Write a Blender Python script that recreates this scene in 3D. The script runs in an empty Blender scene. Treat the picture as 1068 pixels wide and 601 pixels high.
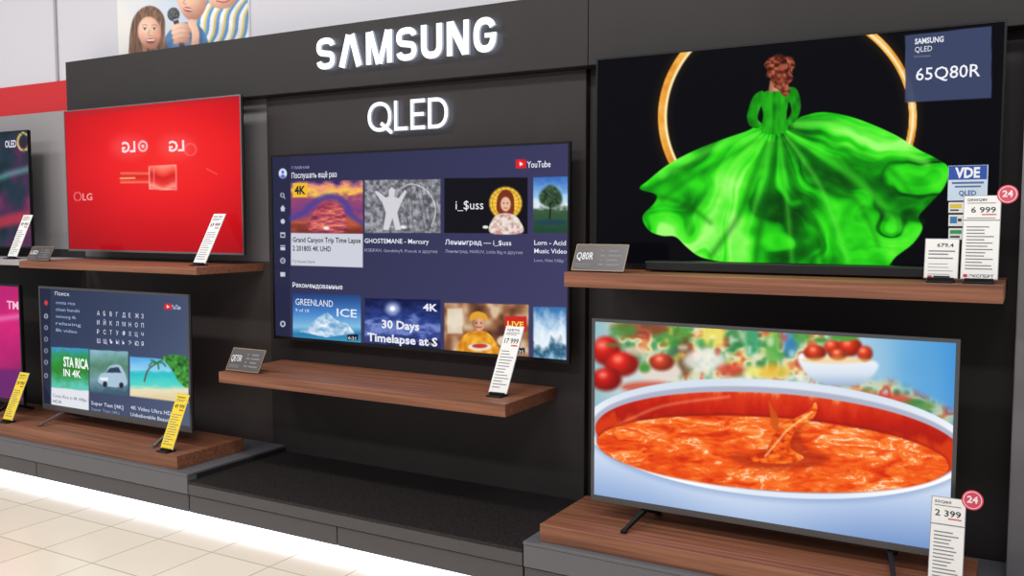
import bpy, math, random
import numpy as np
from mathutils import Vector, Matrix
random.seed(4)
scene = bpy.context.scene
try:
    scene.view_settings.view_transform = 'Standard'
    scene.view_settings.look = 'None'
except Exception:
    pass
COL = bpy.context.collection

# ------------------------------------------------------------------ materials
def lin(c):
    c = np.asarray(c, dtype=float) / 255.0
    return np.where(c <= 0.04045, c / 12.92, ((c + 0.055) / 1.055) ** 2.4)

MATS = {}
def mat(name, rgb, rough=0.5, metal=0.0, emit=0.0, spec=0.5, bump=0.0, bscale=60, vary=0.0):
    if name in MATS:
        return MATS[name]
    m = bpy.data.materials.new(name); m.use_nodes = True
    nt = m.node_tree; b = nt.nodes['Principled BSDF']
    c = tuple(lin(rgb)) + (1,)
    b.inputs['Base Color'].default_value = c
    b.inputs['Roughness'].default_value = rough
    b.inputs['Metallic'].default_value = metal
    b.inputs['Specular IOR Level'].default_value = spec
    if emit > 0:
        b.inputs['Emission Color'].default_value = c
        b.inputs['Emission Strength'].default_value = emit
        b.inputs['Base Color'].default_value = (0.01, 0.01, 0.01, 1)
        b.inputs['Specular IOR Level'].default_value = 0.1
    if bump > 0 or vary > 0:
        tc = nt.nodes.new('ShaderNodeTexCoord'); n = nt.nodes.new('ShaderNodeTexNoise')
        n.inputs['Scale'].default_value = bscale; n.inputs['Detail'].default_value = 4
        nt.links.new(tc.outputs['Object'], n.inputs['Vector'])
        if bump > 0:
            bp = nt.nodes.new('ShaderNodeBump'); bp.inputs['Strength'].default_value = bump
            bp.inputs['Distance'].default_value = 0.004
            nt.links.new(n.outputs['Fac'], bp.inputs['Height']); nt.links.new(bp.outputs['Normal'], b.inputs['Normal'])
        if vary > 0:
            r = nt.nodes.new('ShaderNodeValToRGB')
            r.color_ramp.elements[0].position = 0.3; r.color_ramp.elements[1].position = 0.7
            r.color_ramp.elements[0].color = tuple(np.array(c[:3]) * (1 - vary)) + (1,)
            r.color_ramp.elements[1].color = tuple(np.array(c[:3]) * (1 + vary)) + (1,)
            nt.links.new(n.outputs['Fac'], r.inputs['Fac']); nt.links.new(r.outputs['Color'], b.inputs['Base Color'])
    MATS[name] = m
    return m

def wood_mat():
    m = bpy.data.materials.new('walnut'); m.use_nodes = True
    nt = m.node_tree; b = nt.nodes['Principled BSDF']; L = nt.links
    tc = nt.nodes.new('ShaderNodeTexCoord'); mp = nt.nodes.new('ShaderNodeMapping')
    mp.inputs['Scale'].default_value = (0.9, 42, 42)
    n = nt.nodes.new('ShaderNodeTexNoise'); n.inputs['Scale'].default_value = 1.6
    n.inputs['Detail'].default_value = 7; n.inputs['Roughness'].default_value = 0.6; n.inputs['Distortion'].default_value = 0.3
    r = nt.nodes.new('ShaderNodeValToRGB'); e = r.color_ramp.elements
    e[0].position = 0.28; e[0].color = tuple(lin((98, 60, 43))) + (1,)
    e[1].position = 0.74; e[1].color = tuple(lin((164, 110, 82))) + (1,)
    k = e.new(0.5); k.color = tuple(lin((134, 84, 60))) + (1,)
    L.new(tc.outputs['Object'], mp.inputs['Vector']); L.new(mp.outputs['Vector'], n.inputs['Vector'])
    L.new(n.outputs['Fac'], r.inputs['Fac']); L.new(r.outputs['Color'], b.inputs['Base Color'])
    b.inputs['Roughness'].default_value = 0.5
    MATS['walnut'] = m
    return m

def picture_mat(name, strength=1.0, rough=0.1, printed=False):
    if name in MATS: return MATS[name]
    m = bpy.data.materials.new(name); m.use_nodes = True
    nt = m.node_tree; b = nt.nodes['Principled BSDF']
    a = nt.nodes.new('ShaderNodeAttribute'); a.attribute_name = 'picture'
    if printed:
        nt.links.new(a.outputs['Color'], b.inputs['Base Color'])
        b.inputs['Roughness'].default_value = 0.5
    else:
        b.inputs['Base Color'].default_value = (0.002, 0.002, 0.003, 1)
        b.inputs['Roughness'].default_value = rough
        b.inputs['Specular IOR Level'].default_value = 0.08
        nt.links.new(a.outputs['Color'], b.inputs['Emission Color'])
        b.inputs['Emission Strength'].default_value = strength
    MATS[name] = m
    return m

BLACK = mat('black_laminate', (46, 42, 43), 0.5, spec=.25, vary=0.05, bscale=8)
PANEL = mat('charcoal_panel', (51, 46, 47), 0.55, spec=.25, vary=0.05, bscale=8)
GREYL = mat('grey_laminate', (98, 98, 103), 0.4)
STONE = mat('black_stone_top', (38, 34, 35), 0.5, spec=.3, bump=0.6, bscale=90, vary=0.5)
BEZEL = mat('tv_bezel', (24, 24, 27), 0.3, 0.5)
SILVER = mat('silver_metal', (150, 148, 150), 0.3, 0.9)
DARKP = mat('dark_plastic', (18, 18, 20), 0.4, spec=.3)
WHITEP = mat('white_card', (235, 234, 232), 0.6)
YELLOWP = mat('yellow_card', (240, 210, 42), 0.6)
CLEAR = mat('grey_plastic', (150, 150, 155), 0.3)
PINK = mat('pink_badge', (212, 62, 88), 0.5)
INK = mat('black_ink', (25, 25, 28), 0.6)
INKR = mat('red_ink', (205, 30, 40), 0.6)
INKW = mat('white_ink', (225, 225, 228), 0.6)
INKG = mat('grey_ink', (120, 120, 125), 0.6)

# ------------------------------------------------------------------ object helpers
def thing(name, loc, label, category, group=None):
    e = bpy.data.objects.new(name, None); COL.objects.link(e)
    e.empty_display_size = 0.05; e.location = loc
    e['label'] = label; e['category'] = category
    if group: e['group'] = group
    return e

def wloc(o):
    v = Vector((0, 0, 0))
    while o is not None:
        v = v + o.location; o = o.parent
    return v

def mesh(name, verts, faces, mats, parent=None, mi=None, bevel=0.0, origin=None, label=None, category=None, kind=None, group=None, smooth=False):
    me = bpy.data.meshes.new(name)
    o = bpy.data.objects.new(name, me); COL.objects.link(o)
    if parent is not None:
        o.parent = parent; base = wloc(parent)
    else:
        base = Vector(origin) if origin is not None else Vector(np.mean(np.array([tuple(v) for v in verts]), axis=0))
        o.location = base
    V = np.array([tuple(v) for v in verts], dtype=float) - np.array(base)
    me.from_pydata(V.tolist(), [], faces)
    if not isinstance(mats, (list, tuple)): mats = [mats]
    for m in mats: me.materials.append(m)
    if mi is not None: me.polygons.foreach_set('material_index', mi)
    if smooth:
        for p in me.polygons: p.use_smooth = True
    me.update()
    if bevel > 0:
        b = o.modifiers.new('Bevel', 'BEVEL'); b.width = bevel; b.segments = 2; b.limit_method = 'ANGLE'
    if label: o['label'] = label
    if category: o['category'] = category
    if kind: o['kind'] = kind
    if group: o['group'] = group
    return o

class Geo:
    def __init__(s): s.v = []; s.f = []; s.m = []
    def add(s, v, f, m=0):
        n = len(s.v); s.v += [tuple(p) for p in v]; s.f += [tuple(i + n for i in q) for q in f]; s.m += [m] * len(f)
    def box(s, x0, x1, y0, y1, z0, z1, m=0):
        v = [(x, y, z) for z in (z0, z1) for y in (y0, y1) for x in (x0, x1)]
        s.add(v, [(0, 2, 3, 1), (4, 5, 7, 6), (0, 1, 5, 4), (2, 6, 7, 3), (0, 4, 6, 2), (1, 3, 7, 5)], m)
    def beam(s, p0, p1, w0, w1, m=0):
        p0, p1 = Vector(p0), Vector(p1); d = (p1 - p0).normalized()
        up = Vector((1, 0, 0)) if abs(d.x) < 0.9 else Vector((0, 0, 1))
        a = d.cross(up).normalized(); b = d.cross(a).normalized()
        v = []
        for p, w in ((p0, w0), (p1, w1)):
            for i, j in ((-1, -1), (1, -1), (1, 1), (-1, 1)):
                v.append(p + a * i * w / 2 + b * j * w / 2)
        s.add(v, [(0, 3, 2, 1), (4, 5, 6, 7), (0, 1, 5, 4), (1, 2, 6, 5), (2, 3, 7, 6), (3, 0, 4, 7)], m)
    def disc(s, c, r, ux, uy, n=28, m=0, thick=0.0):
        c = Vector(c); ux = Vector(ux); uy = Vector(uy); nn = ux.cross(uy)
        v = [c + nn * thick + ux * (r * math.cos(2 * math.pi * i / n)) + uy * (r * math.sin(2 * math.pi * i / n)) for i in range(n)]
        if thick > 0:
            v += [c + ux * (r * math.cos(2 * math.pi * i / n)) + uy * (r * math.sin(2 * math.pi * i / n)) for i in range(n)]
            s.add(v, [tuple(range(n))] + [(i, i + n, (i + 1) % n + n, (i + 1) % n) for i in range(n)], m)
        else:
            s.add(v, [tuple(range(n))], m)
    def obj(s, name, mats, **k):
        return mesh(name, s.v, s.f, mats, mi=s.m, **k)

def boxobj(name, x0, x1, y0, y1, z0, z1, m, **k):
    g = Geo(); g.box(x0, x1, y0, y1, z0, z1)
    return g.obj(name, m, **k)

# ------------------------------------------------------------------ lettering
_tc = bpy.data.curves.new('lettering_source', 'FONT'); _to = bpy.data.objects.new('lettering_source', _tc)
COL.objects.link(_to); _tc.resolution_u = 2
def text2d(body, bold=0.0):
    _tc.body = body; _tc.offset = bold
    bpy.context.view_layer.update()
    dg = bpy.context.evaluated_depsgraph_get()
    me = bpy.data.meshes.new_from_object(_to.evaluated_get(dg))
    v = np.array([tuple(p.co)[:2] for p in me.vertices]) if len(me.vertices) else np.zeros((0, 2))
    f = [tuple(p.vertices) for p in me.polygons]
    bpy.data.meshes.remove(me)
    return v, f
_capv, _ = text2d('H'); CAP = _capv[:, 1].max()

def put_text(g, body, org, right, up, h, w=None, m=0, bold=0.0, center=False, mirror=False):
    v, f = text2d(body, bold)
    if len(v) == 0: return
    x0, x1 = v[:, 0].min(), v[:, 0].max()
    sy = h / CAP; sx = sy if w is None else w / max(x1 - x0, 1e-6)
    org = np.array(org); right = np.array(right); up = np.array(up)
    xs = (v[:, 0] - x0) * sx
    if center: xs = xs - (x1 - x0) * sx / 2
    if mirror: xs = (x1 - x0) * sx - xs
    P = org[None] + xs[:, None] * right[None] + (v[:, 1] * sy)[:, None] * up[None]
    if mirror: f = [q[::-1] for q in f]
    g.add(P.tolist(), f, m)

# ------------------------------------------------------------------ camera
A = math.radians(29.7); PT = math.atan(70 / 950.0); F = 950.0; CAM = np.array((0, -3.3, 1.37))
fw = np.array((-math.sin(A) * math.cos(PT), math.cos(A) * math.cos(PT), -math.sin(PT)))
rt = np.array((math.cos(A), math.sin(A), 0)); upv = np.cross(rt, fw)
cd = bpy.data.cameras.new('camera'); cam = bpy.data.objects.new('camera', cd); COL.objects.link(cam)
cam.location = CAM
cam.rotation_euler = Matrix((rt, upv, -fw)).transposed().to_euler()
cd.sensor_width = 36; cd.lens = F / 1068 * 36; cd.clip_start = 0.05
scene.camera = cam
def trace(x, y, z):
    d = np.array((x, y, z)) - CAM; k = d @ fw
    return 534 + F * (d @ rt) / k, 300.5 - F * (d @ upv) / k

# ------------------------------------------------------------------ picture painter
def homog(src, dst):
    M = []; B = []
    for (x, y), (u, v) in zip(src, dst):
        M.append([x, y, 1, 0, 0, 0, -u * x, -u * y]); B.append(u)
        M.append([0, 0, 0, x, y, 1, -v * x, -v * y]); B.append(v)
    h = np.linalg.solve(np.array(M), np.array(B)); return np.append(h, 1).reshape(3, 3)

def vn(x, y, seed=0):
    xi = np.floor(x); yi = np.floor(y); fx = x - xi; fy = y - yi
    fx = fx * fx * (3 - 2 * fx); fy = fy * fy * (3 - 2 * fy)
    def h(a, b):
        t = np.sin(a * 127.1 + b * 311.7 + seed * 74.7) * 43758.5453
        return t - np.floor(t)
    return (h(xi, yi) * (1 - fx) + h(xi + 1, yi) * fx) * (1 - fy) + (h(xi, yi + 1) * (1 - fx) + h(xi + 1, yi + 1) * fx) * fy
def fbm(x, y, seed=0, o=4):
    r = 0; a = 0.5; t = 0
    for i in range(o):
        r = r + a * vn(x * 2 ** i, y * 2 ** i, seed + i); t += a; a *= 0.5
    return r / t

def catmull(p, closed=True, n=5):
    p = [np.array(q, float) for q in p]; N = len(p); out = []
    for i in range(N if closed else N - 1):
        g = (lambda k: p[k % N]) if closed else (lambda k: p[max(0, min(N - 1, k))])
        a, b, c, d = g(i - 1), g(i), g(i + 1), g(i + 2)
        for j in range(n):
            t = j / n
            out.append(0.5 * (2 * b + (c - a) * t + (2 * a - 5 * b + 4 * c - d) * t * t + (3 * b - a - 3 * c + d) * t ** 3))
    if not closed: out.append(p[-1])
    return np.array(out)

def sstep(x): x = np.clip(x, 0, 1); return x * x * (3 - 2 * x)

class Art:
    def __init__(s, U, V, bg):
        s.U = U; s.V = V; s.img = np.zeros((len(U), 3)); s.img[:] = bg
    def _blend(s, idx, m, col):
        if callable(col): col = col(s.U[idx], s.V[idx])
        col = np.asarray(col, float)
        m = m[:, None]
        s.img[idx] = s.img[idx] * (1 - m) + col * m
    def _box(s, u0, u1, v0, v1, pad=4):
        return np.where((s.U > u0 - pad) & (s.U < u1 + pad) & (s.V > v0 - pad) & (s.V < v1 + pad))[0]
    def poly(s, pts, col, soft=1.0, smooth=False, alpha=1.0):
        p = catmull(pts) if smooth else np.array(pts, float)
        idx = s._box(p[:, 0].min(), p[:, 0].max(), p[:, 1].min(), p[:, 1].max(), soft * 2 + 2)
        if len(idx) == 0: return
        x = s.U[idx]; y = s.V[idx]; d = np.full(len(idx), 1e18); sg = np.ones(len(idx))
        n = len(p); j = n - 1
        for i in range(n):
            ex, ey = p[j] - p[i]; wx = x - p[i, 0]; wy = y - p[i, 1]
            t = np.clip((wx * ex + wy * ey) / max(ex * ex + ey * ey, 1e-9), 0, 1)
            d = np.minimum(d, (wx - ex * t) ** 2 + (wy - ey * t) ** 2)
            c1 = y >= p[i, 1]; c2 = y < p[j, 1]; c3 = ex * wy > ey * wx
            f = (c1 & c2 & c3) | (~c1 & ~c2 & ~c3); sg = np.where(f, -sg, sg); j = i
        s._blend(idx, sstep(0.5 - sg * np.sqrt(d) / soft) * alpha, col)
    def rect(s, u0, v0, u1, v1, col, soft=0.8, alpha=1.0, v0r=None, v1r=None):
        s.poly([(u0, v0), (u1, v0 if v0r is None else v0r), (u1, v1 if v1r is None else v1r), (u0, v1)], col, soft, alpha=alpha)
    def ell(s, cx, cy, rx, ry, col, rot=0, soft=1.0, alpha=1.0, ring=None):
        R = max(rx, ry); idx = s._box(cx - R, cx + R, cy - R, cy + R, soft * 2 + 2 + (ring or 0))
        if len(idx) == 0: return
        c, sn = math.cos(math.radians(rot)), math.sin(math.radians(rot))
        x = s.U[idx] - cx; y = s.V[idx] - cy
        a = (x * c + y * sn) / rx; b = (-x * sn + y * c) / ry; q = np.sqrt(a * a + b * b) + 1e-9
        g = np.sqrt((a / rx) ** 2 + (b / ry) ** 2) / q + 1e-9
        d = (q - 1) / g
        if ring: d = np.abs(d) - ring / 2
        s._blend(idx, sstep(0.5 - d / soft) * alpha, col)
    def line(s, pts, w, col, soft=1.0, smooth=False, alpha=1.0):
        p = catmull(pts, False) if smooth else np.array(pts, float)
        idx = s._box(p[:, 0].min(), p[:, 0].max(), p[:, 1].min(), p[:, 1].max(), w + soft + 2)
        if len(idx) == 0: return
        x = s.U[idx]; y = s.V[idx]; d = np.full(len(idx), 1e18)
        for i in range(len(p) - 1):
            ex, ey = p[i + 1] - p[i]; wx = x - p[i, 0]; wy = y - p[i, 1]
            t = np.clip((wx * ex + wy * ey) / max(ex * ex + ey * ey, 1e-9), 0, 1)
            d = np.minimum(d, (wx - ex * t) ** 2 + (wy - ey * t) ** 2)
        s._blend(idx, sstep(0.5 - (np.sqrt(d) - w / 2) / soft) * alpha, col)
    def ball(s, cx, cy, r, base, soft=3, rx=None):
        b = np.array(base, float)
        s.ell(cx, cy, rx or r, r, lambda u, v: np.clip(b[None] * (0.62 + 0.5 * sstep(1 - np.hypot(u - cx + r * .3, v - cy + r * .4) / (1.5 * r)))[:, None], 0, 255), soft=soft)
        s.ell(cx - r * .3, cy - r * .4, r * .3, r * .22, C(255, 215, 195), soft=r * .7, alpha=.55)
    def all(s, col, alpha=None):
        idx = np.arange(len(s.U)); s._blend(idx, np.ones(len(idx)) if alpha is None else alpha, col)

def C(*c): return np.array(c, float)
def ramp(t, stops):
    t = np.asarray(t); xs = [a for a, _ in stops]
    return np.stack([np.interp(t, xs, [c[k] for _, c in stops]) for k in range(3)], 1)

def picture_grid(name, x0, x1, y, z0, z1, res, H, painter, material, parent):
    nx, nz = res
    S, T = np.meshgrid(np.linspace(0, 1, nx), np.linspace(0, 1, nz))
    S = S.ravel(); T = T.ravel()
    X = x0 + S * (x1 - x0); Z = z1 - T * (z1 - z0)
    w = H @ np.stack([X, Z, np.ones_like(X)]); U = w[0] / w[2]; V = w[1] / w[2]
    art = Art(U, V, (0, 0, 0)); painter(art)
    verts = np.stack([X, np.full_like(X, y), Z], 1)
    i = np.arange(nx - 1)[None] + nx * np.arange(nz - 1)[:, None]; i = i.ravel()
    faces = np.stack([i, i + nx, i + nx + 1, i + 1], 1).tolist()
    o = mesh(name, verts, faces, material, parent=parent)
    at = o.data.color_attributes.new('picture', 'FLOAT_COLOR', 'POINT')
    c = np.ones((len(U), 4)); c[:, :3] = lin(np.clip(art.img, 0, 255))
    at.data.foreach_set('color', c.ravel().astype(np.float32))
    return o

def plane_map(x0, x1, y, z0, z1):
    src = [(x0, z1), (x1, z1), (x0, z0), (x1, z0)]
    return homog(src, [trace(a, y, b) for a, b in src])

class Letters:
    def __init__(s, H, y, kind='screen'):
        s.Hi = np.linalg.inv(H); s.y = y; s.g = Geo(); s.mats = []; s.kind = kind
    def loc(s, u, v):
        w = s.Hi @ np.array((u, v, 1.0)); return w[0] / w[2], w[1] / w[2]
    def m(s, col):
        nm = ('screen_glyph_' if s.kind == 'screen' else 'printed_glyph_') + '%d_%d_%d' % tuple(col)
        mm = mat(nm, col, 0.4, emit=1.0 if s.kind == 'screen' else 0.0)
        if mm not in s.mats: s.mats.append(mm)
        return s.mats.index(mm)
    def t(s, body, u, v, h, col=(235, 235, 240), u1=None, bold=0.0, mirror=False):
        x, z = s.loc(u, v); x2, z2 = s.loc(u, v - h); w = None
        if u1 is not None: w = s.loc(u1, v)[0] - x
        put_text(s.g, body, (x, s.y, z), (1, 0, 0), (0, 0, 1), z2 - z, w, s.m(col), bold, mirror=mirror)
    def rect(s, u0, v0, u1, v1, col, dy=0.0004):
        a = s.loc(u0, v0); b = s.loc(u1, v1)
        s.g.add([(a[0], s.y + dy, a[1]), (a[0], s.y + dy, b[1]), (b[0], s.y + dy, b[1]), (b[0], s.y + dy, a[1])], [(0, 1, 2, 3)], s.m(col))
    def obj(s, name, parent):
        if s.g.v: return s.g.obj(name, s.mats, parent=parent)

# ------------------------------------------------------------------ televisions
def television(x0, x1, z0, z1, y, label, painter, res, letters=None, depth=0.05, bez=0.010, chin=0.014,
               legs=None, legmat=None, floor_z=None, group='televisions on the display wall', rim=None, strength=1.0, wall=None):
    tv = thing('television', ((x0 + x1) / 2, y + depth / 2, z0), label, 'television', group)
    g = Geo()
    g.box(x0 + 0.002, x1 - 0.002, y + 0.006, y + depth * 0.45, z0 + 0.002, z1 - 0.002)
    g.box(x0 + 0.12, x1 - 0.12, y + depth * 0.45, y + depth, z0 + 0.05, z1 - 0.18)
    g.obj('back_cover', DARKP, parent=tv, bevel=0.003)
    if wall is not None:
        g = Geo(); xm = (x0 + x1) / 2; zm = (z0 + z1) / 2
        g.box(xm - .2, xm + .2, wall - .012, wall, zm - .08, zm + .08)
        g.box(xm - .17, xm - .14, y + depth, wall - .012, zm - .16, zm + .16); g.box(xm + .14, xm + .17, y + depth, wall - .012, zm - .16, zm + .16)
        g.obj('wall_bracket', DARKP, parent=tv)
    g = Geo()
    g.box(x0, x0 + bez, y, y + 0.012, z0, z1); g.box(x1 - bez, x1, y, y + 0.012, z0, z1)
    g.box(x0 + bez, x1 - bez, y, y + 0.012, z1 - bez, z1); g.box(x0 + bez, x1 - bez, y, y + 0.012, z0, z0 + chin)
    g.obj('bezel', rim or BEZEL, parent=tv)
    H = plane_map(x0, x1, y, z0, z1)
    pm = picture_mat('lit_screen' if strength == 1.0 else 'lit_screen_%d' % int(strength * 100), strength)
    sc = picture_grid('screen', x0 + bez, x1 - bez, y + 0.003, z0 + chin, z1 - bez, res, H, painter, pm, tv)
    if letters:
        L = Letters(H, y + 0.0018); letters(L); L.obj('screen_lettering', sc)
    for lx in (legs or []):
        g = Geo(); ym = y + 0.02; fz = floor_z
        sgn = 1 if lx < (x0 + x1) / 2 else -1
        g.beam((lx, ym, z0 + 0.01), (lx, ym, z0 - 0.012), 0.024, 0.022)
        g.beam((lx, ym, z0 - 0.008), (lx - 0.03 * sgn, ym - 0.125, fz + 0.008), 0.018, 0.013)
        g.beam((lx, ym, z0 - 0.008), (lx, ym + 0.125, fz + 0.008), 0.018, 0.013)
        g.box(lx - 0.03 * sgn - 0.01, lx - 0.03 * sgn + 0.01, ym - 0.14, ym - 0.118, fz, fz + 0.013)
        g.box(lx - 0.01, lx + 0.01, ym + 0.118, ym + 0.14, fz, fz + 0.013)
        g.obj('leg', legmat or DARKP, parent=tv, bevel=0.002)
    return tv, H

# ---- large green-dress picture
def art_dress(a):
    a.all(C(4, 4, 7))
    gold = lambda u, v: ramp(fbm(u / 14, v / 14, 3), [(0, (190, 105, 25)), (0.5, (240, 165, 60)), (1, (255, 225, 150))])
    a.ell(821, 122, 131, 116, C(90, 50, 12), soft=14, ring=14, alpha=0.45)
    a.ell(821, 122, 131, 116, gold, ring=8)
    a.ell(823, 122, 129, 114, C(255, 236, 180), ring=2.6, soft=2)
    a.rect(600, 230, 1060, 300, C(4, 4, 7), soft=40)
    def folds(u, v):
        du = u - 808; dv = (v - 128); r = np.hypot(du, dv * 1.1) + 1e-6
        th = np.arctan2(dv, du)
        wob = (fbm(u / 60, v / 60, 9, 3) - 0.5) * np.clip(r / 60, 0, 2.4)
        w = th + 0.6 * wob + 0.0016 * r
        f1 = vn(w * 4.6, r / 130 + 3, 5); f2 = vn(w * 11 + 3, r / 80, 7); f3 = fbm(u / 30, v / 24, 11, 3); f4 = vn(w * 27, r / 60, 17)
        s = 0.42 * f1 + 0.24 * f2 + 0.32 * f3 + 0.07 * f4
        s = 0.52 + (s - 0.5) * 1.5
        s = s + 0.15 * sstep((du + 30) / 160) * sstep((190 - v) / 40) + 0.10 * sstep((-du) / 100)
        s = s - 0.24 * np.exp(-((du - 8 - (v - 200) * .1) / 34) ** 2) * sstep((v - 175) / 40)
        return ramp(s, [(0.1, (3, 66, 4)), (0.3, (10, 122, 8)), (0.44, (26, 182, 16)), (0.58, (46, 220, 24)), (0.72, (74, 238, 40)), (0.95, (160, 255, 115))])
    skirt = [(794, 130), (778, 137), (752, 146), (722, 158), (696, 172), (676, 188), (667, 197), (684, 203), (682, 212), (670, 226), (676, 240),
             (690, 246), (704, 247), (716, 258), (730, 268), (752, 273), (776, 276), (800, 275), (826, 279), (850, 276), (872, 279), (896, 281),
             (922, 281), (934, 268), (952, 254), (962, 238), (958, 226), (970, 212), (984, 196), (990, 176), (974, 164), (958, 156),
             (936, 142), (910, 130), (884, 121), (858, 117), (838, 121), (824, 127)]
    a.poly(skirt, folds, smooth=True, soft=1.3)
    for pts, w, c, al in [
        ([(800, 150), (784, 188), (770, 226), (742, 266)], 5, (5, 84, 6), .5), ([(808, 150), (802, 200), (792, 240), (788, 272)], 6, (4, 76, 5), .5),
        ([(816, 150), (830, 196), (852, 236), (858, 272)], 6, (4, 76, 5), .5), ([(822, 146), (872, 186), (900, 220), (916, 256)], 4, (8, 96, 8), .4),
        ([(790, 146), (752, 168), (720, 186), (690, 208)], 4, (10, 110, 8), .4), ([(826, 138), (884, 156), (930, 178), (956, 212)], 4, (8, 110, 8), .4),
        ([(804, 146), (790, 205), (772, 270)], 3, (130, 255, 86), .45), ([(813, 148), (820, 205), (826, 274)], 4, (100, 245, 64), .45),
        ([(820, 144), (856, 196), (884, 272)], 4, (125, 255, 86), .45), ([(796, 144), (750, 190), (714, 246)], 7, (110, 250, 66), .35),
        ([(830, 130), (886, 132), (966, 170)], 8, (135, 255, 94), .5), ([(824, 140), (892, 186), (942, 240)], 8, (92, 245, 56), .4),
        ([(790, 140), (740, 156), (690, 184)], 7, (115, 250, 76), .45), ([(684, 204), (716, 214), (740, 232)], 4, (6, 96, 6), .5), ([(962, 232), (930, 222), (900, 216)], 4, (6, 96, 6), .45)]:
        a.line(pts, w, C(*c), soft=8, smooth=True, alpha=al)
    def bod(u, v):
        s = 0.62 + 0.35 * (vn(u / 4, v / 8, 2) - 0.5) - ((u - 807) / 34) ** 2 * .5 - .25 * np.exp(-((u - 807) / 2.2) ** 2)
        return ramp(s, [(0, (4, 70, 6)), (0.5, (22, 150, 14)), (1, (60, 220, 34))])
    a.poly([(797, 96), (807, 94), (818, 94), (822, 104), (820, 120), (821, 136), (807, 140), (794, 137), (796, 120), (793, 104)], bod, smooth=True)
    a.poly([(796, 95), (788, 98), (783, 106), (779, 120), (781, 130), (789, 134), (795, 130), (790, 124), (792, 114), (796, 106)], bod, smooth=True)
    a.poly([(819, 93), (828, 91), (833, 98), (835, 112), (831, 124), (824, 130), (819, 128), (825, 118), (824, 108), (820, 104)], bod, smooth=True)
    a.poly([(803, 84), (816, 84), (818, 94), (801, 96)], lambda u, v: ramp((u - 801) / 17, [(0, (140, 90, 68)), (.5, (215, 160, 130)), (1, (170, 115, 90))]), soft=2)
    hair = lambda u, v: ramp(fbm(u / 3 + fbm(u / 5, v / 5, 2) * 3, v / 3.4, 8), [(0.2, (40, 14, 10)), (0.5, (120, 50, 32)), (0.85, (215, 130, 95))])
    a.poly([(797, 68), (801, 61), (806, 59), (812, 56), (818, 58), (826, 60), (829, 68), (826, 74), (827, 82), (822, 88), (824, 95), (818, 101), (812, 94), (806, 90), (804, 83), (799, 79), (800, 73)], hair, smooth=True, soft=1.6)
    a.rect(944, 37, 1034, 107, C(62, 72, 104), v0r=27, v1r=102, alpha=0.96)
    a.line([(953, 59), (970, 58)], 0.8, C(170, 175, 190), alpha=.7)
def let_dress(L):
    L.t('SAMSUNG', 954, 46, 5.5, (225, 230, 240), 984, bold=0.03)
    L.t('QLED', 954, 54.5, 5.5, (225, 230, 240), 972)
    L.t('65Q80R', 955, 84, 12.5, (240, 242, 250), 1022, bold=0.005)

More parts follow.
